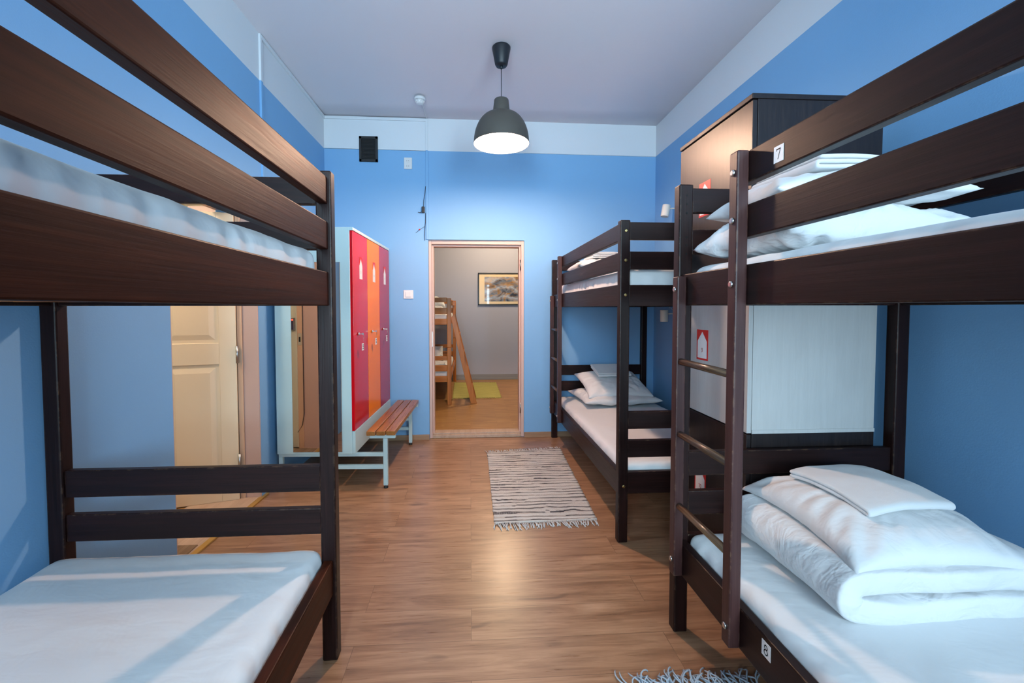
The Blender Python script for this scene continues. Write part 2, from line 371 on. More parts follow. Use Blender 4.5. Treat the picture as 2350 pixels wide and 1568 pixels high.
# window wall behind the camera
wins = [(-1.20, -0.15), (0.62, 1.70)]
WZ0, WZ1 = 0.92, 2.75
bm = BM(); xs = [-1.95, wins[0][0], wins[0][1], wins[1][0], wins[1][1], 2.25]
for i in (0, 2, 4): box(bm, xs[i], xs[i + 1], YN - 0.30, YN, 0, ZP)
for a, b in wins: box(bm, a, b, YN - 0.30, YN, 0, WZ0); box(bm, a, b, YN - 0.30, YN, WZ1, ZP)
box(bm, -1.95, 2.25, YN - 0.30, YN, ZP, ZC + 0.3, 1)
struct('wall_front', bm, ['blue', 'white_band'])
for i, (a, b) in enumerate(wins):
    bm = BM(); y = YN - 0.20
    for (x0, x1, z0, z1) in ((a, a + .06, WZ0, WZ1), (b - .06, b, WZ0, WZ1), (a, b, WZ0, WZ0 + .06), (a, b, WZ1 - .06, WZ1), ((a + b) / 2 - .035, (a + b) / 2 + .035, WZ0, WZ1), (a, b, 2.18, 2.24)):
        box(bm, x0, x1, y - .06, y, z0, z1)
    fr = struct('window_%d' % (i + 1), bm, 'whiteplastic')
    bm = BM(); box(bm, a + .02, b - .02, y - .034, y - .028, WZ0 + .02, WZ1 - .02); obj('window_pane', bm, 'glass', fr)
    bm = BM(); box(bm, a - .05, b + .05, y, YN + .06, WZ0 - .035, WZ0); obj('window_sill', bm, 'whiteplastic', fr, .006)
# floor, ceiling
bm = BM(); p = [(-1.95, YN - .3), (2.25, YN - .3), (2.02, YB(2.02) + .02), (-1.75, YB(-1.75) + .02)]
hexa(bm, [(*q, -0.12) for q in p] + [(*q, 0.0) for q in p]); struct('floor', bm, 'floor')
bm = BM()
q0 = [(-2.2, YN - .3, zcl(YN)), (2.3, YN - .3, ZC), (2.3, 4.62, ZC), (-1.8, 4.62, 3.303)]
NY = 12; rows = []
for k in range(NY + 1):
    y = YN - .3 + (4.62 - YN + .3) * k / NY
    rows.append([bm.verts.new((x, y, ZC + (zcl(y) - ZC) * max(0, min(1, (0.2 - x) / (0.2 - XL(y))))) ) for x in [-2.1, -1.5, -1.0, -.4, .2, 1.2, 2.3]])
for a, b in zip(rows, rows[1:]):
    for i in range(len(a) - 1): bm.faces.new((a[i], a[i + 1], b[i + 1], b[i])).smooth = True
ext = bmesh.ops.extrude_face_region(bm, geom=list(bm.faces))
bmesh.ops.translate(bm, vec=(0, 0, 0.15), verts=[v for v in ext['geom'] if isinstance(v, bmesh.types.BMVert)])
struct('ceiling', bm, 'ceiling')
# skirting on the doorway wall
bm = BM()
for a, b in ((-1.42, BX0), (BX1, 1.95)):
    p = [(a, YB(a) - .016), (b, YB(b) - .016), (b, YB(b)), (a, YB(a))]
    hexa(bm, [(*q, 0.0) for q in p] + [(*q, 0.056) for q in p])
struct('baseboard_back', bm, 'basewood', bevel=.003)
# door frame in the back wall
bm = BM(); f0, f1 = YB(0) + .028, YB(0) + BT + .012
box(bm, BX0, BX0 + .030, f0, f1, 0, BZ); box(bm, BX1 - .030, BX1, f0, f1, 0, BZ); box(bm, BX0 + .030, BX1 - .030, f0 + .001, f1, BZ - .042, BZ)
box(bm, BX0 + .030, BX0 + .048, f0 + .035, f1, 0, BZ - .042); box(bm, BX1 - .048, BX1 - .030, f0 + .035, f1, 0, BZ - .042); box(bm, BX0 + .048, BX1 - .048, f0 + .036, f1, BZ - .062, BZ - .042)
fr = struct('trim_1', bm, 'frame_pink', bevel=.003)
bm = BM(); box(bm, BX0 + .03, BX1 - .03, f0 - .004, f1, 0.0, .034); box(bm, BX0 + .03, BX1 - .03, f0 + .03, f1, .03, .05)
obj('threshold', bm, 'threshold', fr, .004)
for z in (1.83, .31):
    bm = BM(); lathe(bm, [(.007, -.055), (.007, .055)], (BX1 - .036, f0 + .012, z), 12); obj('hinge', bm, 'steel', fr)
bm = BM(); box(bm, BX0 + .028, BX0 + .0345, f0 + .004, f0 + .03, .97, 1.13); obj('strike_plate', bm, 'steel', fr)

# doorway in the side wall: linings, threshold, leaf
bm = BM()
def jl(x0, x1, y0, y1, z0, z1, mi): box(bm, x0, x1, y0, y1, z0, z1, mi)
jl(-1.706, XL(DY0) - .004, DY0 - .02, DY0 + .012, 0, DZ, 0); jl(-1.756, -1.706, DY0 - .02, DY0 + .020, 0, DZ, 1); jl(-1.99, -1.756, DY0 - .02, DY0 + .026, 0.02, DZ, 2)
jl(-1.62, XL(DY1) - .002, DY1 - .014, DY1 + .02, 0, DZ, 0); jl(-1.652, -1.62, DY1 - .026, DY1 + .02, 0, DZ, 1); jl(-1.99, -1.69, DY1 + .012, DY1 + .03, 0, DZ, 0)
jl(-1.80, -1.56, DY0, DY1, DZ - .03, DZ, 0)
fr = struct('trim_2', bm, ['frame_pink', 'frame_tan', 'jamb_green'], bevel=.002)
bm = BM(); box(bm, -1.748, -1.712, DY0 + .019, DY0 + .0225, 1.02, 1.135); obj('strike_plate', bm, 'steel', fr)
bm = BM(); box(bm, -1.738, -1.722, DY0 + .0224, DY0 + .0235, 1.05, 1.10); obj('latch_hole', bm, 'hole', fr)
bm = BM(); a = XL(DY0); b = XL(DY1)
hexa(bm, [(-1.95, DY0, -.02), (a - .012, DY0, -.02), (b - .012, DY1, -.02), (-1.95, DY1, -.02), (-1.95, DY0, .012), (a - .012, DY0, .012), (b - .012, DY1, .012), (-1.95, DY1, .012)])
obj('threshold', bm, 'threshold', fr)
bm = BM(); hexa(bm, [(a - .012, DY0, 0), (a + .022, DY0, 0), (b + .022, DY1 + .06, 0), (b - .012, DY1 + .06, 0), (a - .012, DY0, .014), (a + .022, DY0, .012), (b + .022, DY1 + .06, .012), (b - .012, DY1 + .06, .014)])
obj('threshold_strip', bm, 'brass', fr, .002)
bm = BM(); box(bm, -1.90, -1.57, DY0 + .03, DY0 + .20, .010, .016); obj('worn_sill', bm, 'weathered', fr)
# leaf, open into the corridor
hx, hy = -1.655, 3.105; ang = math.atan2(-.100, -.337)
Rm = Matrix.Translation((hx, hy, 0)) @ Matrix.Rotation(ang, 4, 'Z')   # local x runs along the leaf, local y to camera side
bm = BM(); LW, LH = 0.835, 2.04
def lb(u0, u1, v0, v1, z0, z1): box(bm, u0, u1, v0, v1, z0, z1)
lb(0, LW, -.014, .014, .012, LH)
stl, mu0, mu1 = .105, .425, .515
for (u0, u1) in ((0, stl), (mu0, mu1), (LW - stl, LW)): lb(u0, u1, -.022, .022, .012, LH)
for (z0, z1) in ((.012, .20), (.985, 1.135), (1.93, LH)):
    for (u0, u1) in ((stl, mu0), (mu1, LW - stl)): lb(u0, u1, -.022, .022, z0, z1)
for (z0, z1) in ((.20, .985), (1.135, 1.93)):
    for (u0, u1) in ((stl, mu0), (mu1, LW - stl)):
        for s in (-1, 1):
            e = .058
            hexa(bm, [(u0 + .012, s * .012, z0 + .012), (u1 - .012, s * .012, z0 + .012), (u1 - .012, s * .012, z1 - .012), (u0 + .012, s * .012, z1 - .012),
                      (u0 + e, s * .021, z0 + e), (u1 - e, s * .021, z0 + e), (u1 - e, s * .021, z1 - e), (u0 + e, s * .021, z1 - e)])
bm.transform(Rm); leaf = struct('door_1', bm, 'leaf', bevel=.003)
for z in (.28, 1.05, 1.80):
    bm = BM(); lathe(bm, [(.009, -.06), (.009, .06)], (hx + .012, hy - .022, z), 12); obj('hinge', bm, 'steel', leaf)
bm = BM(); box(bm, .75, .80, .021, .027, .98, 1.12); lathe(bm, [(.011, .02), (.011, .07)], (.775, 0, 1.05), 12, axis='Y'); box(bm, .66, .785, .06, .075, 1.04, 1.06)
bm.transform(Rm); obj('door_handle', bm, 'steel', leaf, .003)
# corridor
bm = BM()
box(bm, -3.3, -3.2, 1.4, 4.3, 0, 2.7); box(bm, -3.3, XL(1.5) - TH, 1.3, 1.4, 0, 2.7); box(bm, -3.3, XL(4.2) - TH, 4.2, 4.3, 0, 2.7); box(bm, -3.3, -1.84, 1.3, 4.3, 2.7, 2.8)
struct('wall_corridor', bm, 'cream_wall')
bm = BM(); box(bm, -3.3, XL(4.2) - .25, 1.3, 4.3, -.12, .004); struct('floor_corridor', bm, 'oakfloor')

# room beyond the open doorway
y0, y1 = YB(0) + BT, 8.12
bm = BM(); box(bm, -2.2, 3.2, y1, y1 + .2, 0, 3.2); struct('wall_far', bm, 'grey_wall')
bm = BM(); box(bm, -2.4, -2.2, y0 + .02, y1 + .2, 0, 3.2); struct('wall_far_left', bm, 'grey_wall')
bm = BM(); box(bm, 3.2, 3.4, y0 + .06, y1 + .2, 0, 3.2); struct('wall_far_right', bm, 'grey_wall')
bm = BM(); box(bm, -2.4, -1.75, y0 - .1, y0 + .03, 0, 3.2); box(bm, 2.02, 3.4, y0 + .0, y0 + .08, 0, 3.2); struct('wall_far_near', bm, 'grey_wall')
bm = BM(); box(bm, -2.4, 3.4, y0 + .03, y1 + .2, 3.1, 3.2); struct('ceiling_far', bm, 'ceiling')
bm = BM(); box(bm, -2.4, 3.4, YB(0) + .02, y1 + .2, -.12, .0); bm2 = bm; struct('floor_far', bm, 'oakfloor').location.z = 0.0
bm = BM(); box(bm, -2.2, 3.2, y1 - .018, y1, 0, .105); box(bm, -2.2, 3.2, y1 - .026, y1, 0, .045); struct('baseboard_far', bm, 'grey_trim', bevel=.004)

# cable trunking
def duct(y0, y1, z0, z1, mi): box(bm, XL(3.22) - .004, XL(3.22) + .014, y0, y1, z0, z1, mi)
bm = BM(); duct(3.205, 3.235, zpl(3.22), zcl(3.22) - .002, 1); duct(3.205, 3.235, 1.45, zpl(3.22), 0); struct('trim_3', bm, ['blue', 'white_band'], bevel=.002)
bm = BM()
def run(p, q, w, h):
    p, q = Vector(p), Vector(q); d = (q - p); n = Vector((d.y, -d.x, 0)).normalized() * w
    hexa(bm, [p, q, q + n, p + n, p + Vector((0, 0, h)), q + Vector((0, 0, h)), q + n + Vector((0, 0, h)), p + n + Vector((0, 0, h))])
run((XL(3.22), 3.22, zcl(3.22) - .030), (XL(4.405), 4.405, 3.272), .016, .026)
run((-1.452, 4.408, 3.272), (-.425, YB(-.425), 3.276), .014, .026)
struct('trim_4', bm, 'white_band', bevel=.002)
bm = BM(); box(bm, -.450, -.426, YB(-.44) - .014, YB(-.44) + .004, ZP - .004, 3.28, 1); box(bm, -.450, -.426, YB(-.44) - .014, YB(-.44) + .004, BZ + .0, ZP - .004, 0); struct('trim_5', bm, ['blue', 'white_band'], bevel=.002)

# ------------------------------------------------------------------ bunk beds
PW, PT = .058, .05
def bunk(name, label, xo, sx, y0, y1, W, Hp, wood_, ladder, group, inset=.012, eb=.416, wb=.402):
    mX, mY, mZ = wood_ + 'X', wood_ + 'Y', wood_ + 'Z'
    root = thing(name, label, 'bunk bed', (xo + sx * W / 2, (y0 + y1) / 2, 0), 0, group)
    xw = xo + sx * W
    def part(n, m, x0, x1, ya, yb, z0, z1, bev=.004, par=root):
        b = BM(); box(b, x0, x1, ya, yb, z0, z1); return obj(n, b, m, par, bev)
    posts = {}
    for kx, xa, xb in (('o', xo, xo + sx * PW), ('w', xw - sx * PW, xw)):
        for ky, ya, yb in (('n', y0, y0 + PT), ('f', y1 - PT, y1)):
            posts[kx + ky] = part('post', 'darkZ', xa, xb, ya, yb, 0, Hp, .006)
    xi, xj = xo + sx * PW, xw - sx * PW
    for ya, yb in ((y0 + .012, y0 + .040), (y1 - .040, y1 - .012)):
        for z0, z1 in ((1.767, 1.868), (1.597, 1.700), (.668, .771), (.500, .603)): part('end_rail', mX if wood_ == 'dark' else 'darkX', xi, xj, ya, yb, z0, z1)
        part('end_board', 'darkX', xi, xj, ya, yb, 1.385, 1.508); part('end_board', 'darkX', xi, xj, ya, yb, .285, eb)
    ya, yb = y0 + PT, y1 - PT
    ga, gb = ya, yb
    if ladder:
        st_f = (y1 - PT - .043, y1 - PT); st_n = (y1 - PT - .415, y1 - PT - .372)
        gb = st_n[1]
    xa, xb = xo + sx * inset, xo + sx * (inset + .034)
    for z0, z1 in ((1.767, 1.866), (1.597, 1.700)): part('guard_rail', mY, xa, xb, ga, gb, z0, z1)
    part('side_board', mY, xa, xb, ya, yb, 1.385, 1.512); part('side_board', mY, xa, xb, ya, yb, .268, .402)
    xa, xb = xw - sx * .046, xw - sx * .012
    for z0, z1 in ((1.767, 1.866), (1.597, 1.700)): part('guard_rail', 'darkY', xa, xb, ya, yb, z0, z1)
    part('side_board', 'darkY', xa, xb, ya, yb, 1.385, 1.512); part('side_board', 'darkY', xa, xb, ya, yb, .268, wb)
    for z in (.262, 1.398):
        b = BM()
        for k in range(13):
            yy = ya + .06 + (yb - ya - .19) * k / 12; box(b, xo + sx * .046, xw - sx * .046, yy, yy + .07, z, z + .02)
        obj('slat_base', b, 'pineX', root)
    if ladder:
        la, lb_ = xo - sx * .026, xo + sx * inset
        s1 = part('ladder_stile', 'stilewood', la, lb_, *st_n, .272, 1.866, .005); s2 = part('ladder_stile', 'stilewood', la, lb_, *st_f, .272, 1.502, .005)
        for k, z in enumerate((1.158, .862, .566)):
            b = BM(); xc = (la + lb_) / 2; tube(b, [(xc, st_n[1] - .004, z), (xc, st_f[0] + .004, z)], .0135, 18); obj('ladder_rung', b, 'rungwood', root)
        for st, zz in ((s1, (1.80, 1.65, 1.45, .335)), (s2, (1.45, .335))):
            yy = (st_n if st is s1 else st_f)
            for z in zz:
                b = BM(); lathe(b, [(.0105, 0), (.0105, -sx * .004), (.007, -sx * .0065)], (la, sum(yy) / 2, z), 16, axis='X'); obj('bolt', b, 'steel', st)
    # bolts and peg holes on the outer posts
    for kp in ('of', 'on'):
        pp = posts[kp]; yf = (y1 - PT) if kp == 'of' else y0
        b = BM()
        if ladder and kp == 'on':
            b.free()
            for z in (1.816, 1.648, 1.45, .335):
                b = BM(); lathe(b, [(.009, 0), (.009, -.003), (.006, -.005)], (xo + sx * PW * .55, yf, z), 14, axis='Y'); obj('bolt', b, 'brassbolt', pp)
        elif ladder:
            b.free()
            for z in (1.835, 1.800, 1.763, 1.665, 1.632, 1.597):
                b = BM(); lathe(b, [(.0045, .0), (.0045, -.0008)], (xo + sx * PW * .52, yf, z), 10, axis='Y'); obj('peg_hole', b, 'hole', pp)
        else: b.free()
    return root
bedL = bunk('bunk_bed', 'reddish-brown bunk bed without a ladder, standing by the panelled door', -.521, -1, -.37, 1.69, 1.050, 1.892, 'red', False, 'dark wooden bunk beds', eb=.375, wb=.30)
bedR = bunk('bunk_bed', 'dark bunk bed with ladder and number plates 7 and 8, beside the tall wardrobe', .856, 1, -.308, 1.752, 1.0175, 1.881, 'dark', True, 'dark wooden bunk beds')
bedF = bunk('bunk_bed', 'dark bunk bed with ladder standing against the doorway wall next to the rug', .857, 1, 2.389, 4.449, 1.0175, 1.878, 'dark', True, 'dark wooden bunk beds')
# number plates
def plate(txt, yc, zc, x, name='number_plate'):
    b = BM(); box(b, x - .0012, x, yc - .0185, yc + .0185, zc - .0235, zc + .0225, 0)
    glyphs(b, txt, .030, (x - .0016, yc, zc), (0, -1, 0), (0, 0, 1), .10, 1)
    o = obj(name, b, ['stwhite', 'ink'], bedR); o['label'] = 'white number plate reading ' + txt; return o
plate('7', 1.161, 1.809, .868); plate('8', 1.167, .366, .868)

# ------------------------------------------------------------------ soft things
def nz(p, s, seed): return noise.noise(Vector(p) * s + Vector((seed * 3.1, seed * 1.7, seed * 0.9)))
def soft_box(name, mat, x0, x1, y0, y1, z0, z1, r, amp, seed, cuts=(30, 50, 5), edge_amp=0.0):
    bm = BM(); nx, ny, nzc = cuts
    def grid(fn, a, b):
        v = [[bm.verts.new(fn(i / a, j / b)) for j in range(b + 1)] for i in range(a + 1)]
        for i in range(a):
            for j in range(b): bm.faces.new((v[i][j], v[i + 1][j], v[i + 1][j + 1], v[i][j + 1]))
    dx, dy, dz = x1 - x0, y1 - y0, z1 - z0
    for zz in (z0, z1): grid(lambda u, v: (x0 + dx * u, y0 + dy * v, zz), nx, ny)
    for yy in (y0, y1): grid(lambda u, v: (x0 + dx * u, yy, z0 + dz * v), nx, nzc)
    for xx in (x0, x1): grid(lambda u, v: (xx, y0 + dy * u, z0 + dz * v), ny, nzc)
    bmesh.ops.remove_doubles(bm, verts=bm.verts, dist=1e-5)
    c = Vector(((x0 + x1) / 2, (y0 + y1) / 2, (z0 + z1) / 2)); h = Vector((dx / 2, dy / 2, dz / 2))
    for v in bm.verts:
        q = v.co - c; inner = Vector([max(-(h[i] - r), min(h[i] - r, q[i])) for i in range(3)])
        d = q - inner
        if d.length > 1e-9: q = inner + d.normalized() * min(r, d.length * 1.0) if d.length > r else inner + d
        n = d.normalized() if d.length > 1e-9 else Vector((0, 0, 0))
        p = c + q
        side = 1 - min(1, abs(n.z))
        a = amp * nz(p, 3.2, seed) + amp * .5 * nz(p, 8, seed + 2)
        a += edge_amp * side * (nz((p.x * 24, p.y * 24, p.z * 1.5), 1.0, seed + 5))
        a += edge_amp * .5 * n.z * max(0, 1 - min(abs(abs(q.x) - h.x), abs(abs(q.y) - h.y)) / .12) * nz(p, 16, seed + 8)
        v.co = p + n * a
    o = obj(name, bm, mat, smooth=True)
    sd = o.modifiers.new('sub', 'SUBSURF'); sd.levels = 1; sd.render_levels = 1
    return o
MT = [('mattress', 'upper mattress in a white fitted sheet on the bunk bed without a ladder', -1.522, -.572, -.315, 1.640, 1.418, 1.596, 1),
      ('mattress', 'bare lower mattress in a white fitted sheet, in the bunk bed without a ladder', -1.562, -.572, -.315, 1.668, .284, .446, 2),
      ('mattress', 'upper mattress with white sheet behind the rail marked 7', .906, 1.822, -.252, 1.704, 1.418, 1.546, 3),
      ('mattress', 'lower mattress with white sheet behind the rail marked 8', .906, 1.822, -.252, 1.706, .284, .440, 4),
      ('mattress', 'upper mattress with white sheet on the bunk bed against the doorway wall', .908, 1.824, 2.445, 4.400, 1.418, 1.606, 5),
      ('mattress', 'lower mattress with cream-lit white sheet beside the grey striped rug', .908, 1.824, 2.445, 4.400, .284, .448, 6)]
for n, l, x0, x1, y0, y1, z0, z1, sd in MT:
    o = soft_box(n, 'sheet', x0, x1, y0, y1, z0, z1, .045, .0035, sd, (40, 110, 7), .008 if sd == 1 else .008)
    tag(o, l, 'mattress', 'mattresses in white fitted sheets')

def pillow(label, c, hx, hy, top, bot, rz=0, tilt=(0, 0), droop=0.0, seed=1, group='white pillows', cat='pillow', name='pillow', mat='pillow', wr=1.0, flat=.42):
    bm = BM(); N = 56
    Mx = Matrix.Translation(c) @ Matrix.Rotation(rz, 4, 'Z') @ Matrix.Rotation(tilt[0], 4, 'X') @ Matrix.Rotation(tilt[1], 4, 'Y')
    def pos(u, v, s):
        pin = 1 - .075 * (1 - v * v) * abs(u) ** 3; piv = 1 - .085 * (1 - u * u) * abs(v) ** 3
        x, y = hx * u * pin, hy * v * piv
        e = max(0, (1 - abs(u) ** 2.6)) ** flat * max(0, (1 - abs(v) ** 2.6)) ** flat
        h = (top if s > 0 else -bot) * e
        r = math.hypot(u, v)
        wk = nz((x, y, s), 9, seed) * .5 + nz((x * 1.5, y, s), 22, seed + 3) * .25
        rad = nz((math.atan2(v, u) * 2.4, r * .8, s), 2.6, seed + 7) * min(1, r ** 2) * 1.2
        edge = min(1, (1 - max(abs(u), abs(v))) * 7)
        h += s * wr * (.009 * wk + .013 * rad) * edge
        if s > 0: h -= .005 * math.exp(-((u - .62) / .045) ** 2) * edge
        z = h - droop * (abs(u) ** 2.5 + abs(v) ** 2.5) * .5 + .006 * nz((x, y, 0), 6, seed + 11)
        return Mx @ Vector((x, y, z))
    g = {}
    for s in (1, -1):
        for i in range(N + 1):
            for j in range(N + 1):
                k = (i, j, s)
                if s < 0 and (i in (0, N) or j in (0, N)): g[k] = g[(i, j, 1)]; continue
                g[k] = bm.verts.new(pos(-1 + 2 * i / N, -1 + 2 * j / N, s))
        for i in range(N):
            for j in range(N):
                f = [g[(i, j, s)], g[(i + 1, j, s)], g[(i + 1, j + 1, s)], g[(i, j + 1, s)]]
                bm.faces.new(f if s > 0 else f[::-1])
    o = obj(name, bm, mat, smooth=True)
    return tag(o, label, cat, group)

def folded(name, label, cat, group, mat, path, e0, e1, t, M4, amp=.006, ns=7, seed=1, NE=26, droop=None, sub=1, puff=0.0):
    """cloth folded along a path in local (a, z), as wide as e0..e1, of thickness t; local a -> x, e -> y"""
    bm = BM(); rows = []
    L = len(path)
    for i, (a, z) in enumerate(path):
        row = []
        for j in range(NE + 1):
            e = e0 + (e1 - e0) * j / NE
            p = Vector((a, e, z))
            k = nz(p, ns, seed); k2 = nz(p, ns * 2.7, seed + 4)
            q = p + Vector((amp * .6 * nz(p, ns, seed + 9), amp * 1.2 * nz((a, 0, z * 6), 9, seed + 2) * (1 if j in (0, NE) else .3), amp * k + amp * .45 * k2))
            if droop: q.z -= droop(q.x, q.y)
            row.append(bm.verts.new(q))
        rows.append(row)
    for a, b in zip(rows, rows[1:]):
        for j in range(NE): bm.faces.new((a[j], a[j + 1], b[j + 1], b[j]))
    bm.transform(M4)
    o = obj(name, bm, mat, smooth=True)
    s = o.modifiers.new('thick', 'SOLIDIFY'); s.thickness = t; s.offset = 0
    d = o.modifiers.new('sub', 'SUBSURF'); d.levels = sub; d.render_levels = sub + 1
    return tag(o, label, cat, group)
def upath(xs, layers, gap, left, right, n=14, na=7, first='L'):
    """serpentine path: layers z heights, turning at left / right"""
    pts = []; z = layers[0]; dirn = -1
    for k, z in enumerate(layers):
        a, b = (right, left) if k % 2 == 0 else (left, right)
        for i in range(n + 1): pts.append((a + (b - a) * i / n, z))
        if k + 1 < len(layers):
            zc = (z + layers[k + 1]) / 2; r = (layers[k + 1] - z) / 2
            s = -1 if k % 2 == 0 else 1
            for i in range(1, na):
                th = -PI / 2 + PI * i / na
                pts.append((b + s * r * math.cos(th), zc + r * math.sin(th)))
    return pts
I4 = Matrix.Identity(4)
# --- bed 8 (lower)
pth = upath(None, [.482, .566], 0, 1.150, 1.785)
folded('duvet', 'thick folded white duvet under the pillow on the lower bunk marked 8', 'duvet', 'folded duvets', 'duvet', pth, 1.145, 1.675, .079, I4, .011, 6, 3, 30,
       droop=lambda x, y: .02 * max(0, (1.30 - y) / .2) ** 2)
pillow('plump white pillow carrying a folded towel on the lower bunk marked 8', (1.435, 1.425, .640), .298, .285, .078, .026, rz=-.03, tilt=(.03, .03), droop=.052, seed=4)
T8 = Matrix.Translation((1.43, 1.46, 0)) @ Matrix.Rotation(math.radians(5), 4, 'Z')
pt = upath(None, [.0, .015], 0, -.155, .155, 12, 5)
folded('towel', 'folded white towel lying on the pillow of the lower bunk marked 8', 'towel', 'folded white towels', 'towel', pt, -.165, .165, .016,
       Matrix.Translation((1.430, 1.445, .738)) @ Matrix.Rotation(math.radians(94), 4, 'Z'), .0045, 9, 6, 16, droop=lambda x, y: .50 * (x * x + y * y) + .25 * max(0, -x) ** 2, sub=1)
# --- bed 7 (upper)
pillow('crumpled folded white duvet on the upper bunk marked 7', (1.235, 1.43, 1.628), .335, .245, .085, .075, rz=.05, droop=.02, seed=8, cat='duvet', name='duvet', group='folded duvets', mat='duvet', wr=1.8, flat=.36)
pillow('white pillow under a folded towel on the upper bunk marked 7', (1.235, 1.43, 1.755), .305, .225, .062, .045, rz=-.06, droop=.025, seed=9)
folded('towel', 'rolled-fold white towel on the pillow of the upper bunk marked 7', 'towel', 'folded white towels', 'towel', upath(None, [.0, .016, .032], 0, -.18, .18, 12, 5), -.15, .15, .015,
       Matrix.Translation((1.285, 1.46, 1.832)) @ Matrix.Rotation(math.radians(3), 4, 'Z'), .003, 12, 12, 16, droop=lambda x, y: .18 * x * x)
# --- far bed lower
pth = upath(None, [.475, .515], 0, 1.075, 1.70)
pillow('flat folded white duvet beneath the pillow on the cream-lit lower mattress', (1.40, 4.09, .510), .375, .295, .055, .055, rz=.05, droop=.0, seed=21, cat='duvet', name='duvet', group='folded duvets', mat='duvet')
pillow('white pillow propped beneath a folded towel on the lower bunk against the doorway wall', (1.405, 4.11, .628), .32, .26, .065, .045, rz=.04, tilt=(.30, 0), droop=.015, seed=15)
folded('towel', 'folded white towel on the pillow of the lower bunk against the doorway wall', 'towel', 'folded white towels', 'towel', upath(None, [.0, .012, .024], 0, -.115, .115, 10, 5), -.17, .17, .011,
       Matrix.Translation((1.41, 4.19, .738)) @ Matrix.Rotation(math.radians(94), 4, 'Z') @ Matrix.Rotation(-.28, 4, 'Y'), .002, 12, 16, 14)
# --- far bed upper
pillow('white pillow on the upper bunk against the doorway wall', (1.30, 4.00, 1.775), .33, .25, .06, .06, rz=.0, droop=.02, seed=17)
pillow('folded white duvet on the upper bunk against the doorway wall', (1.33, 3.98, 1.660), .40, .29, .055, .052, rz=.03, droop=.0, seed=27, cat='duvet', name='duvet', group='folded duvets', mat='duvet')
folded('towel', 'folded white towel on the pillow of the upper bunk against the doorway wall', 'towel', 'folded white towels', 'towel', upath(None, [.0, .014, .028, .042], 0, -.15, .15, 10, 5), -.12, .12, .012,
       Matrix.Translation((1.27, 3.98, 1.845)) @ Matrix.Rotation(math.radians(4), 4, 'Z'), .002, 12, 19, 14, droop=lambda x, y: .3 * x * x)

# ------------------------------------------------------------------ wardrobe
wr_ = thing('wardrobe', 'tall dark veneer wardrobe with pale middle doors behind the ladder bunk', 'wardrobe', (1.49, 2.07, 0))
wx0, wx1, wy0, wy1 = 1.20, 1.785, 1.762, 2.382
bm = BM(); box(bm, wx0 + .022, wx1, wy0, wy1, 0, .826); obj('body_base', bm, 'veneer', wr_, .002)
bm = BM(); box(bm, wx0 + .022, wx1, wy0 + .001, wy1, .826, 1.45); b2 = obj('side_panel', bm, 'palepanel', wr_, .002); b2['label'] = 'pale ash middle section'
bm = BM(); box(bm, wx0 + .022, wx1, wy0 - .002, wy0 + .0012, .826, .842); obj('panel_edge', bm, 'palepanel', wr_)
bm = BM(); box(bm, wx0 + .022, wx1, wy0, wy1, 1.45, 2.262); obj('body_top', bm, 'veneer', wr_, .002)
bm = BM(); box(bm, wx0 - .006, wx1, wy0 - .004, wy1, 2.262, 2.284); obj('top_board', bm, 'veneer', wr_, .003)
doors_w = []
for z0, z1, m in ((.07, .822, 'veneer'), (.828, 1.447, 'palepanel'), (1.453, 2.258, 'veneer')):
    bm = BM(); box(bm, wx0, wx0 + .020, wy0 + .001, wy1 - .001, z0, z1); d = obj('door', bm, m, wr_, .002); doors_w.append(d)
    if m == 'palepanel': d['label'] = 'pale ash door'
def arrow(b, yc, z0, z1, w, x, s=1):
    """red tag with white house-shaped arrow on a plane facing -x"""
    box(b, x - .0012, x, yc - w / 2, yc + w / 2, z0, z1, 0)
    e = w * .09; xx = x - .0016
    P = [(yc - w / 2 + e, z0 + e), (yc + w / 2 - e, z0 + e), (yc + w / 2 - e, z1 - w * .56), (yc, z1 - w * .10), (yc - w / 2 + e, z1 - w * .56)]
    b.faces.new([b.verts.new((xx, y, z)) for y, z in P]).material_index = 1
for d, txt, z0, z1 in ((doors_w[0], '10', .392, .548), (doors_w[1], '9', 1.105, 1.262), (doors_w[2], '', 1.845, 2.02)):
    b = BM(); arrow(b, 2.126, z0, z1, .106, wx0)
    if txt: glyphs(b, txt, .022, (wx0 - .002, 2.126, z0 + .052), (0, -1, 0), (0, 0, 1), .13, 0)
    obj('arrow_sticker', b, ['stred', 'stwhite'], d)['label'] = 'red sticker with white arrow' + (' reading ' + txt if txt else '')

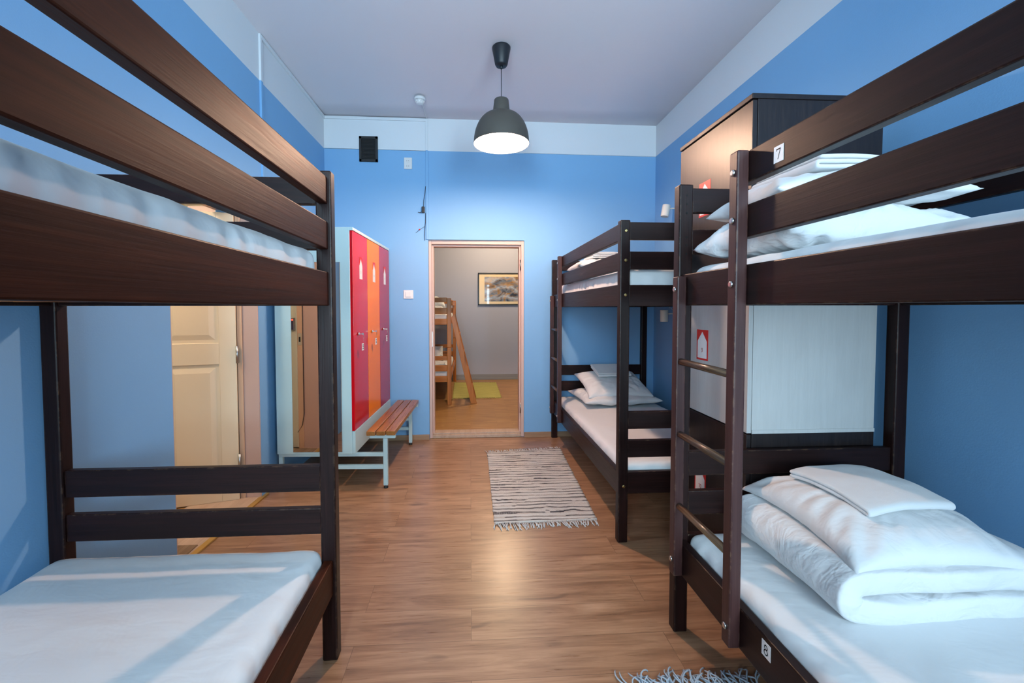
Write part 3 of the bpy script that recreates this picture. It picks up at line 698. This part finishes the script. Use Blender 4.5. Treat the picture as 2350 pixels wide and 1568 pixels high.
# ------------------------------------------------------------------ lockers and bench (share one slight turn)
LR = -math.atan(.0436); LO = (-.872, 3.225, 0)
LM = Matrix.Translation(LO) @ Matrix.Rotation(LR, 4, 'Z')
lk = thing('locker_cabinet', 'pale steel locker unit with red, orange and crimson doors', 'locker', LO, LR)
def lobj(n, bm, m, par, bev=.0, **k):
    bm.transform(LM); return obj(n, bm, m, par, bev, **k)
bm = BM(); box(bm, -.585, -.022, 0, 1.154, .275, 1.978); box(bm, -.022, .002, .004, 1.150, .275, .446); box(bm, -.022, .004, 0, 1.154, 1.955, 1.978)
lobj('body', bm, 'lockerbody', lk, .003)
ldoors = []
for k, (m, cn) in enumerate((('red', 'red'), ('orange', 'orange'), ('darkred', 'crimson'))):
    bm = BM(); box(bm, -.0225, 0, .003 + .3835 * k, .381 + .3835 * k, .449, 1.953); d = lobj('door', bm, m, lk, .0025); d['label'] = cn + ' locker door'; ldoors.append(d)
    b = BM(); yc, w = .3835 * k + .20, .075; z0, z1 = 1.605, 1.765
    box(b, 0, .0012, yc - w / 2, yc + w / 2, z0, z1, 0 if k == 1 else 1 if k == 2 else 0)
    b.clear()
    P = [(yc - w / 2, z0), (yc + w / 2, z0), (yc + w / 2, z1 - .055), (yc, z1), (yc - w / 2, z1 - .055)]
    f = [b.verts.new((.0008, y, z)) for y, z in P]; g2 = [b.verts.new((.0002, y, z)) for y, z in P]
    b.faces.new(f).material_index = 0; b.faces.new(g2[::-1])
    for i in range(5): b.faces.new((f[i], f[(i + 1) % 5], g2[(i + 1) % 5], g2[i]))
    tri = [(yc - w / 2, z1 - .055), (yc, z1 + .0), (yc - w / 2, z1 + .012)], [(yc + w / 2, z1 - .055), (yc, z1), (yc + w / 2, z1 + .012)], [(yc - w / 2, z1 + .012), (yc, z1), (yc + w / 2, z1 + .012)]
    for t_ in tri: b.faces.new([b.verts.new((.0009, y, z)) for y, z in t_]).material_index = 1
    glyphs(b, '345'[k], .018, (.0014, yc, z0 + .055), (0, 1, 0), (0, 0, 1), .12, 2)
    lobj('arrow_sticker', b, ['stwhite', 'stred', 'ink'], d, recalc=False)['label'] = 'white arrow sticker'
    b = BM(); lathe(b, [(.011, 0), (.011, .010), (.009, .014)], (0, .10 + .3835 * k, 1.178), 16, axis='X'); lobj('lock', b, 'steel', d)
kc = ['red', 'orange', 'crimson']
for k in range(3):
    y = .10 + .3835 * k; x = .015
    kt = thing('key', 'small key with white tag hanging from the %s locker door' % kc[k], 'key', LM @ Vector((x, y, 1.16)), LR, 'locker keys with white tags')
    b = BM(); box(b, x - .002, x + .020, y - .001, y + .001, 1.174, 1.182); lathe(b, [(.008, -.001), (.008, .001)], (x + .024, y, 1.178), 14, axis='Y'); lobj('key_blade', b, 'steel', kt)
    b = BM(); tube(b, [(x + .03 , y + .012 * math.sin(t * PI / 8), 1.158 - .014 * math.cos(t * PI / 8)) for t in range(17)], .0012, 6); tube(b, [(x + .03, y, 1.144), (x + .03, y + .003, 1.118)], .001, 6); lobj('ring', b, 'brassbolt' if k == 1 else 'steel', kt)
    b = BM(); z0 = 1.118 - .055 - (0 if k != 0 else .012); z1 = z0 + .055
    box(b, x + .022, x + .025, y - .020, y + .020, z0, z1)
    for j in range(3): box(b, x + .0252, x + .0256, y - .012, y + .012, z0 + .012 + j * .013, z0 + .018 + j * .013, 1)
    lobj('tag', b, ['stwhite', 'ink'], kt)
# mirror on the locker's end
bm = BM(); box(bm, -.462, -.095, -.006, -.0005, .292, 1.72); mr = lobj('wall_mirror', bm, 'mirrorback', None, 0)
tag(mr, 'frameless mirror fixed to the end of the locker unit', 'mirror')
bm = BM(); bm.faces.new([bm.verts.new(p) for p in ((-.460, -.0065, .294), (-.097, -.0065, .294), (-.097, -.0065, 1.718), (-.460, -.0065, 1.718))]); lobj('mirror_glass', bm, 'mirror', mr)
# bench
bn = thing('bench', 'changing bench with three varnished wood slats in front of the lockers', 'bench', LM @ Vector((.2, .6, 0)), LR)
for k in range(3):
    b = BM(); u = .088 + k * .0735; box(b, u, u + .066, -.012 + .004 * k, 1.085, .415, .449); lobj('seat_slat', b, 'seatwood', bn, .004)
for yb in (.035, 1.06):
    b = BM()
    box(b, .205, .238, yb - .015, yb + .015, .022, .386); lobj('leg', b, 'benchmetal', bn, .003)
    b = BM(); lathe(b, [(.016, .0), (.018, .010), (.012, .012), (.012, .024)], (.2215, yb, 0), 16); lobj('foot', b, 'black', bn)
    b = BM(); box(b, .105, .298, yb - .016, yb + .016, .386, .415); lobj('seat_bracket', b, 'benchmetal', bn, .003)
    b = BM(); box(b, -.585, .205, yb - .015, yb + .015, .247, .275); box(b, -.555, .205, yb - .0149, yb + .0149, .150, .180); lobj('cross_tube', b, 'benchmetal', bn, .003)
    b = BM(); box(b, -.585, -.555, yb - .0149, yb + .0149, .0, .247); lobj('leg', b, 'benchmetal', bn, .003)
for u in (-.585, -.06):
    b = BM(); box(b, u, u + .03, .05, 1.045, .2465, .2745); lobj('long_tube', b, 'benchmetal', bn, .003)

# ------------------------------------------------------------------ pendant lamp
px, py = .236, 3.205
pd = thing('pendant_lamp', 'lit dome pendant lamp with charcoal metal shade hanging from the ceiling', 'lamp', (px, py, 3.31))
bm = BM(); lathe(bm, [(.062, ZC), (.068, ZC - .006), (.068, ZC - .016), (.047, ZC - .128), (.040, ZC - .140), (.010, ZC - .141)], (px, py, 0), 40); obj('ceiling_cup', bm, 'canopy', pd)
bm = BM(); lathe(bm, [(.013, ZC - .139), (.011, ZC - .155), (.005, ZC - .163)], (px, py, 0), 20); tube(bm, [(px, py, ZC - .16), (px, py, 2.92)], .0028, 10); obj('cord', bm, 'canopy', pd)
prof = [(.012, 2.926), (.050, 2.926), (.054, 2.920), (.064, 2.832), (.064, 2.826)]
for i in range(1, 15):
    a = PI / 2 * i / 14; prof.append((.070 + (.206 - .070) * math.sin(a) ** 1.0, 2.606 + (.824 - 2.606 + 2.0) * 0 + .216 * math.cos(a) ** 1.0))
prof[4] = (.0645, 2.8225)
prof += [(.2065, 2.600)]
bm = BM(); lathe(bm, prof, (px, py, 0), 64, cap=False); obj('lamp_shade', bm, 'shade_out', pd, recalc=False)
ip = [(r - .003, z - .001) for r, z in prof[3:-1]] + [(.2035, 2.600), (.2065, 2.600)]
ip = [(.006, 2.80)] + [q for q in ip if q[1] < 2.80]
bm = BM(); lathe(bm, ip, (px, py, 0), 64, cap=False)
o = obj('shade_lining', bm, 'shade_in', pd, recalc=False); o['label'] = 'white inside of the shade'
bm = BM(); lathe(bm, [(.004, 2.585), (.022, 2.590), (.040, 2.607), (.0475, 2.632), (.043, 2.662), (.028, 2.690), (.018, 2.705)], (px, py, 0), 32); obj('bulb', bm, 'bulb', pd)
bm = BM(); lathe(bm, [(.021, 2.70), (.023, 2.82)], (px, py, 0), 24); obj('socket', bm, 'whiteplastic', pd)

# ------------------------------------------------------------------ small fittings
sd_ = thing('smoke_detector', 'round white smoke detector on the ceiling near the doorway wall', 'smoke detector', (-.455, 3.99, ZC))
bm = BM(); lathe(bm, [(.050, 3.302), (.050, 3.284), (.047, 3.278)], (-.455, 3.99, 0), 32); obj('base', bm, 'whiteplastic', sd_)
bm = BM(); lathe(bm, [(.040, 3.279), (.036, 3.262), (.033, 3.250), (.024, 3.244), (.005, 3.243)], (-.455, 3.99, 0), 32)
for k in range(10):
    a = 2 * PI * k / 10; tube(bm, [(-.455 + .040 * math.cos(a), 3.99 + .040 * math.sin(a), 3.279), (-.455 + .037 * math.cos(a), 3.99 + .037 * math.sin(a), 3.258)], .004, 6)
obj('sensor_head', bm, 'whiteplastic', sd_)
bm = BM(); tube(bm, [(-.45, 4.03, 3.302), (-.442, 4.25, 3.302), (-.438, 4.42, 3.302), (-.438, 4.423, 3.25)], .0035, 6); obj('cable', bm, 'whiteplastic', sd_)
def onback(x): return YB(x)
vg = thing('ventilation_grille', 'black ventilation grille high on the doorway wall', 'vent', (-1.02, onback(-1.02), 2.98))
bm = BM(); y = onback(-1.02); vx0, vx1, vz0, vz1 = -1.112, -.928, 2.855, 3.108
for (a, b, c, d) in ((vx0, vx0 + .024, vz0, vz1), (vx1 - .024, vx1, vz0, vz1), (vx0, vx1, vz0, vz0 + .026), (vx0, vx1, vz1 - .026, vz1)): box(bm, a, b, y - .016, y + .004, c, d)
obj('grille_frame', bm, 'black', vg, .002)
bm = BM(); box(bm, vx0 + .02, vx1 - .02, y - .004, y + .002, vz0 + .02, vz1 - .02)
for k in range(15):
    z = vz0 + .033 + k * .0132; hexa(bm, [(vx0 + .02, y - .012, z - .003), (vx1 - .02, y - .012, z - .003), (vx1 - .02, y - .002, z + .004), (vx0 + .02, y - .002, z + .004), (vx0 + .02, y - .012, z - .0015), (vx1 - .02, y - .012, z - .0015), (vx1 - .02, y - .002, z + .0055), (vx0 + .02, y - .002, z + .0055)])
obj('louvre', bm, 'black', vg)
so = thing('power_socket', 'white double power socket high on the wall below the black grille', 'socket', (-.628, onback(-.628), 2.85))
bm = BM(); y = onback(-.628); box(bm, -.669, -.587, y - .011, y + .003, 2.792, 2.908); obj('cover_plate', bm, 'whiteplastic', so, .005)
for z in (2.877, 2.825):
    bm = BM(); lathe(bm, [(.022, y - .0112), (.022, y - .0135), (.0195, y - .0135), (.0185, y - .0108)], (-.630, 0, z), 24, axis='Y')
    r_ = obj('socket_ring', bm, 'whiteplastic', so)
    bm = BM()
    for dx in (-.0095, .0095): lathe(bm, [(.0030, y - .0136), (.0030, y - .0142)], (-.630 + dx, 0, z - .004), 10, axis='Y')
    obj('pin_hole', bm, 'hole', r_)
sw = thing('light_switch', 'white square light switch between the lockers and the doorway', 'switch', (-.635, onback(-.635), 1.517))
bm = BM(); y = onback(-.635); box(bm, -.685, -.585, y - .010, y + .003, 1.472, 1.562); obj('cover_plate', bm, 'whiteplastic', sw, .004)
bm = BM(); box(bm, -.663, -.607, y - .016, y - .009, 1.490, 1.545); obj('rocker', bm, 'whiteplastic', sw, .003)
ad = thing('power_adapter', 'small black power adapter dangling on its wire beside the white cable duct', 'adapter', (-.475, onback(-.475) - .02, 2.40))
y = onback(-.475)
bm = BM(); box(bm, -.492, -.462, y - .030, y - .002, 2.350, 2.412); obj('adapter_body', bm, 'black', ad, .004)
bm = BM(); tube(bm, [(-.452, y - .012, 2.62), (-.458, y - .012, 2.56), (-.470, y - .013, 2.48), (-.474, y - .014, 2.41)], .0028, 6); tube(bm, [(-.49, y - .016, 2.36), (-.515, y - .014, 2.352), (-.53, y - .012, 2.358)], .003, 6)
tube(bm, [(-.453, y - .010, 2.352), (-.455, y - .010, 2.26), (-.462, y - .012, 2.20), (-.466, y - .012, 2.12), (-.462, y - .012, 2.07)], .0026, 6); tube(bm, [(-.460, y - .012, 2.215), (-.50, y - .014, 2.19), (-.555, y - .014, 2.145)], .0016, 6)
obj('cable', bm, 'black', ad)
bm = BM(); tube(bm, [(-.512, y - .015, 2.185), (-.522, y - .015, 2.177)], .006, 8); obj('red_connector', bm, 'stred', ad)['label'] = 'red wire connector'
# access reader in the doorway
rd = thing('access_reader', 'small keypad reader on the door jamb, mirrored in the locker end', 'keypad', (-1.79, DY0 + .026, 1.22))
bm = BM(); box(bm, -1.820, -1.768, DY0 + .024, DY0 + .048, 1.160, 1.285); obj('reader_body', bm, 'readerbody', rd, .004)
bm = BM(); box(bm, -1.812, -1.778, DY0 + .0485, DY0 + .0495, 1.172, 1.255); obj('keys', bm, 'screen', rd)
bm = BM(); box(bm, -1.812, -1.778, DY0 + .0485, DY0 + .0497, 1.258, 1.272); obj('display', bm, 'led', rd)
bm = BM(); tube(bm, [(-1.70, DY0 + .018, 2.0), (-1.70, DY0 + .018, .35), (-1.715, DY0 + .024, .24), (-1.76, DY0 + .03, .17)], .003, 6); obj('cable', bm, 'black', rd)
# reading lamps
for i, (z, lab, tl) in enumerate(((2.30, 'white cylinder reading lamp on the wall above the upper bunk near the doorway', .18), (1.298, 'white cylinder reading lamp on the wall above the lower bunk near the doorway', .0))):
    x, y = 1.862, 3.98; lp = thing('reading_lamp', lab, 'lamp', (XR(y), y, z), 0, 'reading lamps on the wall')
    bm = BM(); lathe(bm, [(.030, -.052), (.034, -.056), (.036, -.050), (.036, .052), (.034, .056), (.030, .050), (.028, -.04)], (0, 0, 0), 28)
    bm.transform(Matrix.Translation((x, y, z)) @ Matrix.Rotation(tl, 4, 'Y')); obj('lamp_head', bm, 'lampwhite', lp)
    bm = BM(); tube(bm, [(x + .03, y, z + .02), (x + .06, y - .01, z + .022), (XR(y) - .01, y - .02, z + .02)], .006, 10); obj('arm', bm, 'lampwhite', lp)
    bm = BM(); lathe(bm, [(.032, 0), (.032, -.014), (.028, -.018)], (XR(y), y - .02, z + .02), 24, axis='X'); obj('wall_plate', bm, 'lampwhite', lp)
    if i == 1:
        bm = BM(); tube(bm, [(XR(y) - .012, y - .03, z + .02), (XR(y) - .03, y + .02, z + .07), (XR(y) - .02, y + .09, z + .085), (XR(y) - .004, y + .12, z + .06)], .003, 6); obj('cable', bm, 'whiteplastic', lp)

# ------------------------------------------------------------------ rugs
def rug(name, label, P, mat, fmat, seed, amp=.004, ends=(True, True), nf=64, fl=.075, group=None, curly=False):
    fl_, fr_, nr_, nl_ = [Vector((*p, 0)) for p in P]
    c = (fl_ + fr_ + nr_ + nl_) / 4
    root = thing(name, label, 'rug', c, 0, group); rnd = random.Random(seed)
    bm = BM(); NX, NY = 40, 90; top = []; bot = []
    for j in range(NY + 1):
        v = j / NY; rt, rb = [], []
        for i in range(NX + 1):
            u = i / NX; p = (nl_ * (1 - u) + nr_ * u) * (1 - v) + (fl_ * (1 - u) + fr_ * u) * v
            ed = .007 * noise.noise(Vector((v * 40, seed + (0 if u < .5 else 9), 0)))
            if i in (0, NX): p = p + Vector((ed, 0, 0))
            z = .007 + amp * (noise.noise(p * 7 + Vector((seed, 0, 0))) + .6) + .0015 * math.sin(v * 2 * PI * 30)
            rt.append(bm.verts.new((p.x, p.y, z))); rb.append(bm.verts.new((p.x, p.y, .001)))
        top.append(rt); bot.append(rb)
    for j in range(NY):
        for i in range(NX):
            bm.faces.new((top[j][i], top[j][i + 1], top[j + 1][i + 1], top[j + 1][i])); bm.faces.new((bot[j][i], bot[j + 1][i], bot[j + 1][i + 1], bot[j][i + 1]))
    for i in range(NX):
        bm.faces.new((bot[0][i], bot[0][i + 1], top[0][i + 1], top[0][i])); bm.faces.new((top[NY][i], top[NY][i + 1], bot[NY][i + 1], bot[NY][i]))
    for j in range(NY):
        bm.faces.new((top[j][0], top[j + 1][0], bot[j + 1][0], bot[j][0])); bm.faces.new((bot[j][NX], bot[j + 1][NX], top[j + 1][NX], top[j][NX]))
    # carry the weave with the rug: shift so that the texture has its own frame
    obj('woven_body', bm, mat, root, smooth=True)
    for e, (a, b, sgn) in enumerate(((nl_, nr_, -1), (fl_, fr_, 1))):
        if not ends[e]: continue
        bm = BM()
        for k in range(nf):
            u = (k + rnd.uniform(-.3, .3)) / nf; u = min(.995, max(.005, u)); p = a * (1 - u) + b * u
            l = fl * rnd.uniform(.55, 1.15); dx = rnd.uniform(-.45, .45) * l
            if curly:
                r1 = rnd.uniform(.010, .024); h = rnd.uniform(.006, .03); ph = rnd.uniform(0, 6); pts = []
                for t in range(9):
                    s = t / 8; pts.append((p.x + dx * s + r1 * (math.sin(ph + s * 5) - math.sin(ph)) * .8, p.y + sgn * l * s + r1 * (math.cos(ph + s * 5) - math.cos(ph)) * .4, .006 + h * math.sin(s * PI)))
                tube(bm, pts, [.0028] * 8 + [.0015], 6)
            else:
                tube(bm, [(p.x, p.y - sgn * .006, .007), (p.x + dx * .4, p.y + sgn * l * .45, .006 + rnd.uniform(0, .006)), (p.x + dx, p.y + sgn * l, .004)], [.0026, .0032, .0022], 6)
        f = obj('fringe', bm, fmat, root, recalc=True); f['kind'] = 'stuff'
    return root
rug('rag_rug', 'cream rag rug with thin dark stripes lying before the open doorway', [(.155, 3.965), (.872, 4.045), (.815, 2.655), (.148, 2.640)], 'rug', 'fringe', 3, ends=(True, True), nf=70)
rug('rag_rug', 'rag rug edge with curly blue-white fringe beside the bed marked 8', [(.585, 1.425), (1.045, 1.405), (1.045, .30), (.585, .30)], 'rug', 'fringeblue', 8, ends=(False, True), nf=78, fl=.085, curly=True)
rug('rag_rug', 'lime green rag rug on the honey oak floor of the far room', [(-.30, 7.78), (.47, 7.76), (.475, 6.45), (-.275, 6.44)], 'greenrug', 'greenfringe', 5, nf=50, fl=.05)

# ------------------------------------------------------------------ far room: pine bunk, bedding, picture
pb = thing('bunk_bed', 'honey pine bunk bed with slanted ladder in the far room', 'bunk bed', (-.8, 6.9, 0))
def pp(n, m, x0, x1, y0, y1, z0, z1, bev=.006):
    b = BM(); box(b, x0, x1, y0, y1, z0, z1); return obj(n, b, m, pb, bev)
pxo, pxw, pya, pyb = -.270, -1.27, 6.0, 8.0
for (x0, x1) in ((pxo - .058, pxo), (pxw, pxw + .058)):
    for (ya, yb) in ((pya, pya + .05), (pyb - .05, pyb)):
        pp('post', 'pineZ', x0, x1, ya, yb, 0, .816); pp('post', 'pineZ', x0, x1, ya, yb, .822, 1.515)
        b = BM(); lathe(b, [(.020, .812), (.020, .824)], ((x0 + x1) / 2, (ya + yb) / 2, 0), 14); obj('joint', b, 'pineZ', pb)
for (ya, yb) in ((pya + .010, pya + .036), (pyb - .036, pyb - .010)):
    for z0, z1 in ((1.458, 1.525), (1.293, 1.379), (1.140, 1.226), (.635, .697), (.481, .567), (.326, .413)): pp('end_rail', 'pineX', pxw + .058, pxo - .058, ya, yb, z0, z1)
for (xa, xb) in ((pxo - .04, pxo - .014), (pxw + .014, pxw + .04)):
    for z0, z1 in ((1.140, 1.226), (.326, .413)): pp('side_board', 'pineY', xa, xb, pya + .05, pyb - .05, z0, z1)
pp('guard_rail', 'pineY', pxo - .04, pxo - .014, 6.9, pyb - .05, 1.42, 1.49); pp('guard_rail', 'pineY', pxw + .014, pxw + .04, pya + .05, pyb - .05, 1.42, 1.49)
for z in (.34, 1.15): pp('slat_base', 'pineX', pxw + .04, pxo - .04, pya + .05, pyb - .05, z, z + .02, .001)
for yy in (6.06, 6.45):
    b = BM(); a, c_ = Vector((-.24, yy, 1.235)), Vector((.048, yy, 0.0)); w = .042
    hexa(b, [(c_.x - w, yy, 0), (c_.x + w, yy, 0), (c_.x + w, yy + .026, 0), (c_.x - w, yy + .026, 0), (a.x - w * .9, yy, a.z), (a.x + w * .35, yy, a.z + .06), (a.x + w * .35, yy + .026, a.z + .06), (a.x - w * .9, yy + .026, a.z)])
    obj('ladder_stile', b, 'pineZ', pb, .004)
for k in range(4):
    t = .17 + k * .21; x = .048 + (-.288) * t; z = 1.235 * t
    pp('ladder_tread', 'pineY', x - .035, x + .035, 6.086, 6.45, z, z + .022, .003)
for z, l, sd in ((1.172, 'upper mattress with white sheet on the pine bunk bed', 31), (.362, 'lower mattress with cream-lit sheet on the pine bunk bed', 32)):
    o = soft_box('mattress', 'sheet', pxw + .045, pxo - .045, pya + .055, pyb - .055, z, z + .125, .04, .003, sd, (20, 30, 4), .006); tag(o, l, 'mattress', 'mattresses in white fitted sheets')
pillow('white pillow on the upper bunk of the pine bed', (-.62, 6.42, 1.345), .25, .22, .07, .05, rz=.1, seed=33)
pillow('white pillow sticking up on the lower bunk of the pine bed', (-.66, 6.80, .60), .24, .20, .06, .06, rz=.2, tilt=(.9, 0), seed=35)
pillow('rolled white duvet above the rail of the upper bunk of the pine bed', (-.63, 7.05, 1.37), .22, .24, .20, .075, rz=.1, seed=37, cat='duvet', name='duvet', group='folded duvets', mat='duvet')
pillow('folded white duvet behind the rails of the lower bunk of the pine bed', (-.62, 6.33, .535), .26, .20, .05, .05, rz=.1, seed=38, cat='duvet', name='duvet', group='folded duvets', mat='duvet')
pic = thing('framed_picture', 'black framed swirling brown and blue print on the grey wall of the far room', 'picture', (.64, 8.12, 1.75))
qx0, qx1, qz0, qz1 = .148, 1.13, 1.432, 2.048; yy = 8.12
bm = BM()
for (a, b, c, d) in ((qx0, qx0 + .022, qz0, qz1), (qx1 - .022, qx1, qz0, qz1), (qx0, qx1, qz0, qz0 + .022), (qx0, qx1, qz1 - .022, qz1)): box(bm, a, b, yy - .028, yy, c, d)
obj('frame', bm, 'frame_black', pic, .003)
bm = BM(); box(bm, qx0 + .02, qx1 - .02, yy - .014, yy - .004, qz0 + .02, qz1 - .02); obj('mat_board', bm, 'mat_board', pic)
bm = BM(); box(bm, qx0 + .125, qx1 - .125, yy - .016, yy - .0135, qz0 + .072, qz1 - .075); obj('print', bm, 'art', pic)

# ------------------------------------------------------------------ light
def area(name, loc, rot, sx, sy, power, col, spread=PI):
    l = bpy.data.lights.new(name, 'AREA'); l.shape = 'RECTANGLE'; l.size = sx; l.size_y = sy; l.energy = power; l.color = col; l.spread = spread
    o = bpy.data.objects.new(name, l); COL.objects.link(o); o.location = loc; o.rotation_euler = rot; return o
for i, (a, b) in enumerate(wins):
    area('window_daylight', ((a + b) / 2, YN - .34, (WZ0 + WZ1) / 2), (-PI / 2 - .0, 0, PI), b - a - .1, WZ1 - WZ0 - .1, 90, (0.66, 0.88, 1.0))
def point(name, loc, power, col, r=.06):
    l = bpy.data.lights.new(name, 'POINT'); l.energy = power; l.color = col; l.shadow_soft_size = r
    o = bpy.data.objects.new(name, l); COL.objects.link(o); o.location = loc; return o
# ceiling fittings of the far room and the corridor
for nm, lab, loc, pw, col, h in (('ceiling_lamp', 'round ceiling lamp lighting the far room', (.57, 6.95, 3.1), 56, (1.0, .82, .62), 3.1), ('ceiling_lamp', 'round ceiling lamp lighting the corridor behind the panelled door', (-2.35, 2.2, 2.7), 28, (1.0, .86, .68), 2.7)):
    r_ = thing(nm, lab, 'lamp', loc, 0); bm = BM(); lathe(bm, [(.15, h), (.15, h - .02), (.14, h - .02)], (loc[0], loc[1], 0), 32); obj('base', bm, 'whiteplastic', r_)
    bm = BM(); lathe(bm, [(.125, h - .02), (.135, h - .06), (.125, h - .11), (.08, h - .15), (.01, h - .165)], (loc[0], loc[1], 0), 32)
    M['glow%g' % pw] = emit('lit_lamp_glass_%g' % pw, (1.0, .74, .46) if pw > 40 else col, pw / (PI * .19)); obj('lamp_glass', bm, 'glow%g' % pw, r_)
wd = bpy.data.worlds.new('sky'); S.world = wd; wd.use_nodes = True
bgd = wd.node_tree.nodes['Background']; bgd.inputs[0].default_value = (.72, .86, 1.0, 1); bgd.inputs[1].default_value = .6

S.view_settings.view_transform = 'Standard'; S.view_settings.look = 'None'
S.view_settings.exposure = 1.05; S.view_settings.gamma = 1.0; S.view_settings.use_curve_mapping = False

cy = S.cycles
cy.max_bounces = 8; cy.diffuse_bounces = 3; cy.glossy_bounces = 3; cy.transmission_bounces = 4; cy.transparent_max_bounces = 6
cy.caustics_reflective = False; cy.caustics_refractive = False
cy.use_adaptive_sampling = True; cy.adaptive_threshold = 0.05; cy.sample_clamp_indirect = 6.0
